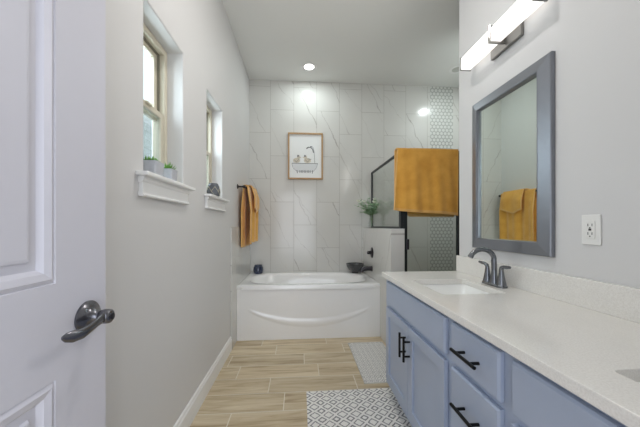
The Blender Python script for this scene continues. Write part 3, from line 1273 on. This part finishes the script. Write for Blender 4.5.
slab_front('drawer_front', 1.059, 1.80, 0.662, 0.809)
d1 = shaker('cabinet_door', 1.432, 1.80, 0.157, 0.636)
pull(d1, 1.450 + 0.010, 0.527, True)
d2 = shaker('cabinet_door', 1.059, 1.427, 0.157, 0.636)
pull(d2, 1.402, 0.527, True)
for z0, z1, pz in ((0.661, 0.809, 0.733), (0.402, 0.639, 0.534), (0.157, 0.378, 0.276)):
    dd = slab_front('drawer', 0.757, 1.012, z0, z1)
    pull(dd, 0.883, pz, False)
slab_front('drawer_front', -0.032, 0.711, 0.662, 0.809)
d3 = shaker('cabinet_door', 0.343, 0.711, 0.157, 0.636)
pull(d3, 0.370, 0.527, True)
d4 = shaker('cabinet_door', -0.032, 0.338, 0.157, 0.636)
pull(d4, 0.312, 0.527, True)

# countertop with two sink cut-outs, backsplash
CZ = 0.86
ct = thing('countertop', (0.85, 0.9, 0.83), 'speckled off-white quartz countertop with backsplash on the vanity', 'countertop')
S = [(0.665, 0.985, 1.225, 1.575), (0.69, 1.01, 0.196, 0.556)]
mb = MB()
mb.plate([(0.568, VY0 - 0.005), (XR - 0.001, VY0 - 0.005), (XR - 0.001, YE + 0.002), (0.568, YE + 0.002)],
         [list(reversed(rrect(a, b, c, d, 0.018))) for a, b, c, d in S], 0.830, CZ, lambda u, v, w: (u, v, w))
mb.build('worktop', M['quartz'], ct, bevel=0.002)
mb = MB()
mb.box(XR - 0.021, XR - 0.001, VY0 - 0.005, YE + 0.002, CZ + 0.0003, 0.972)
mb.build('backsplash', M['quartz'], ct, bevel=0.002)

for k, (a, b, c, d) in enumerate(S):
    mb = MB()
    e = 0.004

    def rr3(q, z, r):
        return [(x, y, z) for x, y in rrect(a + q, b - q, c + q, d - q, r)]
    mb.loft([rr3(-0.018, 0.8293, 0.030), rr3(-e, 0.8293, 0.020), rr3(0.003, 0.820, 0.022), rr3(0.010, 0.76, 0.030), rr3(0.022, 0.715, 0.05), rr3(0.05, 0.700, 0.06), rr3(0.11, 0.696, 0.03),
             rr3(0.11, 0.684, 0.03), rr3(0.04, 0.688, 0.06), rr3(0.008, 0.705, 0.05), rr3(-0.004, 0.76, 0.045), rr3(-0.010, 0.815, 0.045), rr3(-0.018, 0.820, 0.045)], wrap=True)
    sk = thing('sink', ((a + b) / 2, (c + d) / 2, 0.69),
               ['white rectangular undermount sink below the curved faucet', 'white undermount sink at the near end of the countertop, cut by the picture edge'][k], 'sink')
    # close the bottom
    mb.lathe([(0.09, 0.6965), (0.001, 0.6945)], ((a + b) / 2, (c + d) / 2, 0), seg=24, cap0=False)
    mb.build('basin', M['porcelain'], sk, smooth=True, angle=40)
    mb = MB()
    mb.lathe([(0.001, 0.6975), (0.022, 0.6975), (0.024, 0.6995), (0.018, 0.701), (0.001, 0.7005)], ((a + b) / 2, (c + d) / 2, 0), seg=24)
    mb.build('drain', M['nickel'], sk, smooth=True)

# faucet
fx, fy = 1.045, 1.395
fa = thing('sink_faucet', (fx, fy, CZ), 'gunmetal high arc faucet with two lever handles behind the far sink', 'faucet')
mb = MB()
rp = rrect(fx - 0.026, fx + 0.026, fy - 0.080, fy + 0.080, 0.024, 8)
rp2 = rrect(fx - 0.022, fx + 0.022, fy - 0.076, fy + 0.076, 0.021, 8)
mb.loft([[(x, y, CZ + 0.0005) for x, y in rp], [(x, y, CZ + 0.009) for x, y in rp], [(x, y, CZ + 0.013) for x, y in rp2]])
mb.build('base_plate', M['gunmetal'], fa, smooth=True)
mb = MB()
mb.lathe([(0.024, 0.013), (0.023, 0.02), (0.017, 0.045), (0.0145, 0.065), (0.0135, 0.085)], (fx, fy, CZ), seg=24)
pts = [(fx, fy, CZ + 0.08), (fx, fy, CZ + 0.115), (fx - 0.002, fy, CZ + 0.134)]
R = 0.068
for k in range(1, 15):
    a = math.pi * 0.86 * k / 14
    pts.append((fx - R + R * math.cos(a), fy, CZ + 0.136 + R * 0.86 * math.sin(a)))
lx, ly, lz = pts[-1]
pts += [(lx - 0.006, ly, lz - 0.010)]
mb.tube(pts, [0.0135] * 3 + [0.0125] * 12 + [0.0125, 0.0135, 0.0135], seg=18, up=(0, 1, 0))
mb.build('spout', M['gunmetal'], fa, smooth=True, angle=50)
for s_ in (-1, 1):
    yy = fy + s_ * 0.053
    mb = MB()
    mb.lathe([(0.0235, 0.012), (0.0225, 0.020), (0.018, 0.040), (0.0135, 0.066), (0.011, 0.086), (0.0105, 0.094)], (fx, yy, CZ), seg=22)
    mb.tube([(fx, yy, CZ + 0.088), (fx - 0.001, yy + s_ * 0.003, CZ + 0.102), (fx - 0.003, yy + s_ * 0.018, CZ + 0.109), (fx - 0.004, yy + s_ * 0.040, CZ + 0.110), (fx - 0.004, yy + s_ * 0.062, CZ + 0.113)],
            [0.0105, 0.0105, 0.0085, 0.0085, 0.007], seg=14, up=(1, 0, 0))
    mb.build('faucet_handle', M['gunmetal'], fa, smooth=True, angle=50)

# ------------------------------------------------------------------ mirror
mr = thing('wall_mirror', (XR, 1.404, 1.5), 'tall mirror in a wide gunmetal frame above the far sink', 'mirror')
my0, my1, mz0, mz1 = 1.127, 1.681, 1.042, 1.957
mb = MB()


def mring(x, q):
    return [(x, my0 + q, mz0 + q), (x, my1 - q, mz0 + q), (x, my1 - q, mz1 - q), (x, my0 + q, mz1 - q)]


mb.loft([mring(XR - 0.0006, 0.0), mring(XR - 0.018, 0.0), mring(XR - 0.022, 0.004), mring(XR - 0.034, 0.054), mring(XR - 0.034, 0.060), mring(XR - 0.024, 0.0635), mring(XR - 0.0006, 0.064)], wrap=True)
mb.build('mirror_frame', M['framem'], mr, bevel=0.001)
MT = math.tan(math.radians(-0.6))
mb = MB()
q = 0.0635
yc = (my0 + my1) / 2
for_ = []
xm = XR - 0.014
lo = [(xm + (y - yc) * MT, y, z) for y, z in ((my0 + q, mz0 + q), (my1 - q, mz0 + q), (my1 - q, mz1 - q), (my0 + q, mz1 - q))]
mb.loft([lo, [(x + 0.005, y, z) for x, y, z in lo]])
mb.build('mirror_glass', M['mirror'], mr)

# ------------------------------------------------------------------ vanity light
vl = thing('vanity_light', (XR, 1.403, 2.21), 'lit bar light in nickel bracket above the mirror', 'wall light')
ly0, ly1 = 1.135, 1.672
lx0, lx1, lz0, lz1 = 1.03, 1.092, 2.182, 2.256
mb = MB()
pf = [(lx0 + 0.004, lz0), (lx1 - 0.004, lz0), (lx1, lz0 + 0.004), (lx1, lz1 - 0.004), (lx1 - 0.004, lz1), (lx0 + 0.004, lz1), (lx0, lz1 - 0.004), (lx0, lz0 + 0.004)]
mb.loft([[(x, y, z) for x, z in pf] for y in (ly0, ly1)])
mb.build('diffuser', M['lit'], vl)
for ya, yb in ((ly0 - 0.008, ly0 - 0.0003), (ly1 + 0.0003, ly1 + 0.008)):
    MB().box(lx0 - 0.004, lx1 + 0.004, ya, yb, lz0 - 0.004, lz1 + 0.004).build('end_cap', M['nickel'], vl, bevel=0.001)
mb = MB()
mb.box(XR - 0.020, XR - 0.0006, 1.295, 1.512, 2.145, 2.262)
mb.build('wall_plate', M['nickel'], vl, bevel=0.002)
mb = MB()
b0, b1 = 1.400, 1.408
g_ = 0.0006
q_ = 0.011
mb.box(lx0 - q_, lx0 - g_, b0, b1, lz0 - q_, lz1 + q_)
mb.box(lx0 - g_, XR - 0.0205, b0, b1, lz0 - q_, lz0 - g_)
mb.box(lx0 - g_, XR - 0.0205, b0, b1, lz1 + g_, lz1 + q_)
mb.box(lx1 + g_, XR - 0.0205, b0, b1, lz0, lz1)
mb.build('bracket', M['nickel'], vl)
# light of the bar (the diffuser itself glows; this is the tube's useful output)
l = bpy.data.lights.new('vanity_tube', 'AREA')
l.shape = 'RECTANGLE'
l.size = 0.50
l.size_y = 0.05
l.energy = 6.6
l.color = (1.0, 0.96, 0.90)
o = bpy.data.objects.new('vanity_tube', l)
o.parent = vl
o.location = (lx0 - XR - 0.008, 0, 0.01)
o.rotation_euler = (0, math.radians(70), 0)
o.rotation_euler = Matrix(((0, 0, 1), (1, 0, 0), (0, 1, 0))).to_euler()
o.rotation_euler = (Vector((-1, 0, 0.12))).to_track_quat('-Z', 'X').to_euler()
COL.objects.link(o)

# ------------------------------------------------------------------ outlet
ou = thing('wall_outlet', (XR, 0.975, 1.165), 'white duplex outlet on the wall beside the mirror', 'outlet')
mb = MB()
mb.box(XR - 0.006, XR - 0.0005, 0.940, 1.010, 1.107, 1.224)
mb.build('cover_plate', M['plate'], ou, bevel=0.003, seg=3)
mb = MB()
mb.box(XR - 0.009, XR - 0.0062, 0.958, 0.992, 1.132, 1.200)
rc = mb.build('receptacle', M['plate'], ou, bevel=0.001)
mb = MB()
for zz in (1.150, 1.183):
    mb.box(XR - 0.0096, XR - 0.0091, 0.966, 0.9685, zz - 0.004, zz + 0.006)
    mb.box(XR - 0.0096, XR - 0.0091, 0.981, 0.9835, zz - 0.004, zz + 0.006)
    mb.lathe([(0.001, 0), (0.0025, 0), (0.0025, 0.0006), (0.001, 0.0006)], (XR - 0.0091, 0.975, zz - 0.010), axis='-x', seg=10)
mb.box(XR - 0.0098, XR - 0.0091, 0.970, 0.980, 1.162, 1.170)
mb.build('sockets', M['slot'], rc)

# ------------------------------------------------------------------ rugs


def rug(x0, x1, y0, y1, mat, label):
    mb = MB()
    nx, ny = 40, 60
    rs = random.Random(5)
    top = [[(x0 + (x1 - x0) * i / nx, y0 + (y1 - y0) * j / ny) for j in range(ny + 1)] for i in range(nx + 1)]
    vt = [[mb.bm.verts.new((x, y, 0.009 + 0.0008 * math.sin(x * 31) * math.sin(y * 23))) for x, y in c] for c in top]
    for i in range(nx):
        for j in range(ny):
            mb.bm.faces.new((vt[i][j], vt[i + 1][j], vt[i + 1][j + 1], vt[i][j + 1]))
    bd = [vt[i][0] for i in range(nx + 1)] + [vt[nx][j] for j in range(1, ny + 1)] + [vt[i][ny] for i in range(nx - 1, -1, -1)] + [vt[0][j] for j in range(ny - 1, 0, -1)]
    lo = [mb.bm.verts.new((v.co.x, v.co.y, 0.0006)) for v in bd]
    mb.mi = 1
    fs = [mb.bm.faces.new((bd[k], bd[(k + 1) % len(bd)], lo[(k + 1) % len(bd)], lo[k])) for k in range(len(bd))]
    fs.append(mb.bm.faces.new(lo))
    for f in fs:
        f.material_index = 1
    o = mb.build('bath_mat', [mat, M['rughem']], smooth=True, angle=50, origin=((x0 + x1) / 2, (y0 + y1) / 2, 0))
    tag(o, label, 'rug')
    return o


rug(0.045, 0.655, 0.95, 1.925, M['rug'], 'grey and white diamond pattern mat lying along the vanity')
rug(0.480, 0.828, 2.00, 2.70, M['rug_fine'], 'finely patterned grey and white mat on the floor in front of the bathtub')

# ------------------------------------------------------------------ things on the window sills
SZ = ZS + 0.0085


def tapered(mb, cx, cy, w0, w1, z0, z1, wall=0.006):
    a = lambda w, z: [(x, y, z) for x, y in rrect(cx - w, cx + w, cy - w, cy + w, 0.008, 4)]
    mb.loft([a(w0, z0), a(w1, z1), a(w1 - wall, z1), a(w1 - wall - 0.002, z1 - 0.012)])


def succulent(mb, cx, cy, z, n, ln, w, tilt0, tilt1, seed):
    r = random.Random(seed)
    for k in range(n):
        az = k * 2.39996
        f = k / n
        tilt = tilt0 + (tilt1 - tilt0) * f
        d = Vector((math.cos(az) * math.sin(tilt), math.sin(az) * math.sin(tilt), math.cos(tilt)))
        l_ = ln * (0.75 + 0.35 * r.random())
        p0 = Vector((cx, cy, z)) + Vector((math.cos(az), math.sin(az), 0)) * 0.004
        pts = [p0, p0 + d * l_ * 0.4, p0 + d * l_ * 0.75 + Vector((0, 0, 0.002)), p0 + d * l_ + Vector((0, 0, 0.005))]
        mb.tube(pts, [w * 0.7, w, w * 0.65, w * 0.08], seg=8, flat=0.5)


p1 = thing('potted_succulent', (-0.672, 1.285, SZ), 'square concrete pot with a low rosette succulent on the nearer window sill', 'plant')
mb = MB()
tapered(mb, -0.672, 1.285, 0.036, 0.041, SZ, SZ + 0.066)
mb.build('pot', M['concrete'], p1)
MB().box(-0.672 - 0.032, -0.672 + 0.032, 1.285 - 0.032, 1.285 + 0.032, SZ + 0.050, SZ + 0.058).build('soil', M['soil'], p1)
mb = MB()
for k, (dx, dy) in enumerate(((-0.014, -0.016), (0.014, -0.008), (-0.004, 0.018), (0.006, 0.002))):
    succulent(mb, -0.672 + dx, 1.285 + dy, SZ + 0.058, 14, 0.028, 0.0055, 1.3, 0.25, k)
mb.build('succulent_leaves', M['succulent'], p1, smooth=True)

p2 = thing('potted_succulent', (-0.665, 1.425, SZ), 'smaller concrete pot with a spiky aloe beside the low rosette pot', 'plant')
mb = MB()
tapered(mb, -0.665, 1.425, 0.031, 0.035, SZ, SZ + 0.060)
mb.build('pot', M['concrete'], p2)
MB().box(-0.665 - 0.027, -0.665 + 0.027, 1.425 - 0.027, 1.425 + 0.027, SZ + 0.042, SZ + 0.051).build('soil', M['soil'], p2)
mb = MB()
succulent(mb, -0.665, 1.425, SZ + 0.050, 22, 0.046, 0.006, 1.15, 0.15, 9)
mb.build('aloe_leaves', M['succulent'], p2, smooth=True)

p3 = thing('candle_holder', (-0.645, 2.085, SZ), 'dark grey faceted candle holder with pale lines on the farther window sill', 'candle holder')
mb = MB()


def hexr(r, z, ph=0.0, n=6):
    return [(-0.645 + r * math.cos(2 * math.pi * (k + ph) / n), 2.085 + r * math.sin(2 * math.pi * (k + ph) / n), SZ + z) for k in range(n)]


v_rows = [[mb.bm.verts.new(p) for p in hexr(*a)] for a in ((0.048, 0.0, 0), (0.050, 0.030, 0.5), (0.044, 0.066, 0), (0.032, 0.094, 0.5))]
mb.bm.faces.new(v_rows[0])
for a, b, sh_ in ((0, 1, 0), (1, 2, 1), (2, 3, 0)):
    A, B = v_rows[a], v_rows[b]
    for k in range(6):
        k2 = (k + 1) % 6
        if sh_ == 0:
            mb.bm.faces.new((A[k], A[k2], B[k]))
            mb.bm.faces.new((A[k2], B[k2], B[k]))
        else:
            mb.bm.faces.new((A[k], B[k2], B[k]))
            mb.bm.faces.new((A[k], A[k2], B[k2]))
inn = [mb.bm.verts.new(p) for p in hexr(0.026, 0.094, 0.5)]
inb = [mb.bm.verts.new(p) for p in hexr(0.024, 0.070, 0.5)]
for k in range(6):
    k2 = (k + 1) % 6
    mb.bm.faces.new((v_rows[3][k], v_rows[3][k2], inn[k2], inn[k]))
    mb.bm.faces.new((inn[k], inn[k2], inb[k2], inb[k]))
mb.bm.faces.new(inb)
ends = [[v.co.copy() for v in rw] for rw in v_rows]
mb.build('holder_body', M['charcoal'], p3)
mb = MB()
for k in range(6):
    k2 = (k + 1) % 6
    for A, B in ((ends[1][k], ends[2][k]), (ends[1][k], ends[2][k2]), (ends[0][k2], ends[1][k])):
        c = Vector((-0.645, 2.085, 0))
        out = lambda v: v + (Vector((v.x, v.y, 0)) - c).normalized() * 0.0006
        mb.tube([out(A), out(B)], 0.0012, seg=6)
mb.build('pale_lines', M['ivory'], p3)

# ------------------------------------------------------------------ things on the tub rim
j = thing('candle_jar', (-0.535, 3.565, TZ), 'small dark blue candle jar on the back left corner of the tub', 'candle')
mb = MB()
mb.lathe([(0.001, 0.0), (0.050, 0.0), (0.060, 0.012), (0.0635, 0.044), (0.059, 0.080), (0.048, 0.098), (0.052, 0.110), (0.048, 0.110), (0.044, 0.096), (0.044, 0.070)], (-0.535, 3.552, TZ + 0.0012), seg=32)
mb.build('jar', M['bluejar'], j, smooth=True)
MB().lathe([(0.0435, 0.070), (0.0435, 0.080), (0.001, 0.082)], (-0.535, 3.552, TZ + 0.001), seg=24, cap0=True).build('wax', M['wax'], j, smooth=True)

mb = MB()
mb.lathe([(0.001, 0.0), (0.045, 0.0), (0.040, 0.010), (0.052, 0.024), (0.084, 0.048), (0.108, 0.085), (0.116, 0.122), (0.112, 0.123), (0.102, 0.088), (0.078, 0.054), (0.045, 0.034), (0.001, 0.028)], (0.715, 3.500, TZ + 0.0012), seg=40)
tag(mb.build('bowl', M['bowl'], smooth=True, origin=(0.715, 3.500, TZ)), 'dark glazed footed bowl on the back corner of the tub near the spout', 'bowl')

# plant in a glass vase on the knee wall
vx, vy = 0.895, 3.36
va = thing('vase_plant', (vx, vy, KZ), 'white flowering sprigs in a clear glass vase on the knee wall ledge', 'plant')
mb = MB()
mb.lathe([(0.001, 0.0), (0.028, 0.0), (0.032, 0.01), (0.035, 0.06), (0.027, 0.11), (0.024, 0.145), (0.028, 0.16), (0.026, 0.16), (0.0215, 0.145), (0.0245, 0.11), (0.032, 0.06), (0.029, 0.012), (0.001, 0.008)], (vx, vy, KZ + 0.001), seg=28)
mb.build('vase', M['vaseglass'], va, smooth=True)
rs = random.Random(21)
st, lf = MB(), MB()
XMAX = XG - 0.008


def leafq(mb, p, d, ln, w):
    d = d.normalized()
    s_ = d.cross(Vector((rs.uniform(-1, 1), rs.uniform(-1, 1), 1.0))).normalized()
    n = s_.cross(d) * ln * 0.10
    rowa = []
    segs = [(0, 0.12), (0.3, 0.9), (0.6, 0.85), (1.0, 0.05)]
    pts = []
    for f, ww in segs:
        c = p + d * ln * f + n * math.sin(f * math.pi)
        pts.append((c - s_ * w * ww, c + n * 0.4, c + s_ * w * ww))
    for q in pts:
        for v in q:
            if v.x > XMAX:
                v.x = XMAX
    vs = [[mb.bm.verts.new(v) for v in q] for q in pts]
    for i in range(3):
        for k in range(2):
            mb.bm.faces.new((vs[i][k], vs[i][k + 1], vs[i + 1][k + 1], vs[i + 1][k]))


for k in range(36):
    az = k * 2.4 + rs.uniform(-0.3, 0.3)
    sp_ = rs.uniform(0.08, 0.22)
    hgt = rs.uniform(0.17, 0.37)
    base = Vector((vx + 0.006 * math.cos(az), vy + 0.006 * math.sin(az), KZ + 0.02))
    neck = Vector((vx + 0.012 * math.cos(az), vy + 0.012 * math.sin(az), KZ + 0.155))
    tip = Vector((min(vx + sp_ * math.cos(az) - 0.006, XMAX - 0.004), vy + sp_ * math.sin(az), KZ + hgt))
    midp = neck.lerp(tip, 0.5) + Vector((0, 0, 0.02))
    midp.x = min(midp.x, XMAX - 0.004)
    st.tube([base, neck, midp, tip], [0.0016, 0.0016, 0.0013, 0.0009], seg=6)
    for f in range(12):
        tt = f / 12
        p = neck.lerp(midp, tt * 2) if tt < 0.5 else midp.lerp(tip, tt * 2 - 1)
        if tt < 0.1:
            continue
        a2 = rs.uniform(0, 6.28)
        leafq(lf, p, Vector((math.cos(a2), math.sin(a2), rs.uniform(-0.3, 0.7))), rs.uniform(0.035, 0.06), rs.uniform(0.007, 0.012))
    if k % 3 == 0:
        bl = MB()
        for f in range(6):
            a2 = f * 1.05
            leafq(bl, tip, Vector((math.cos(a2), math.sin(a2), 0.8)), 0.042, 0.012)
        bl.build('flower', M['bloom'], va)
st.build('stems', M['stem'], va, smooth=True)
lf.build('leaves', M['leaf'], va)
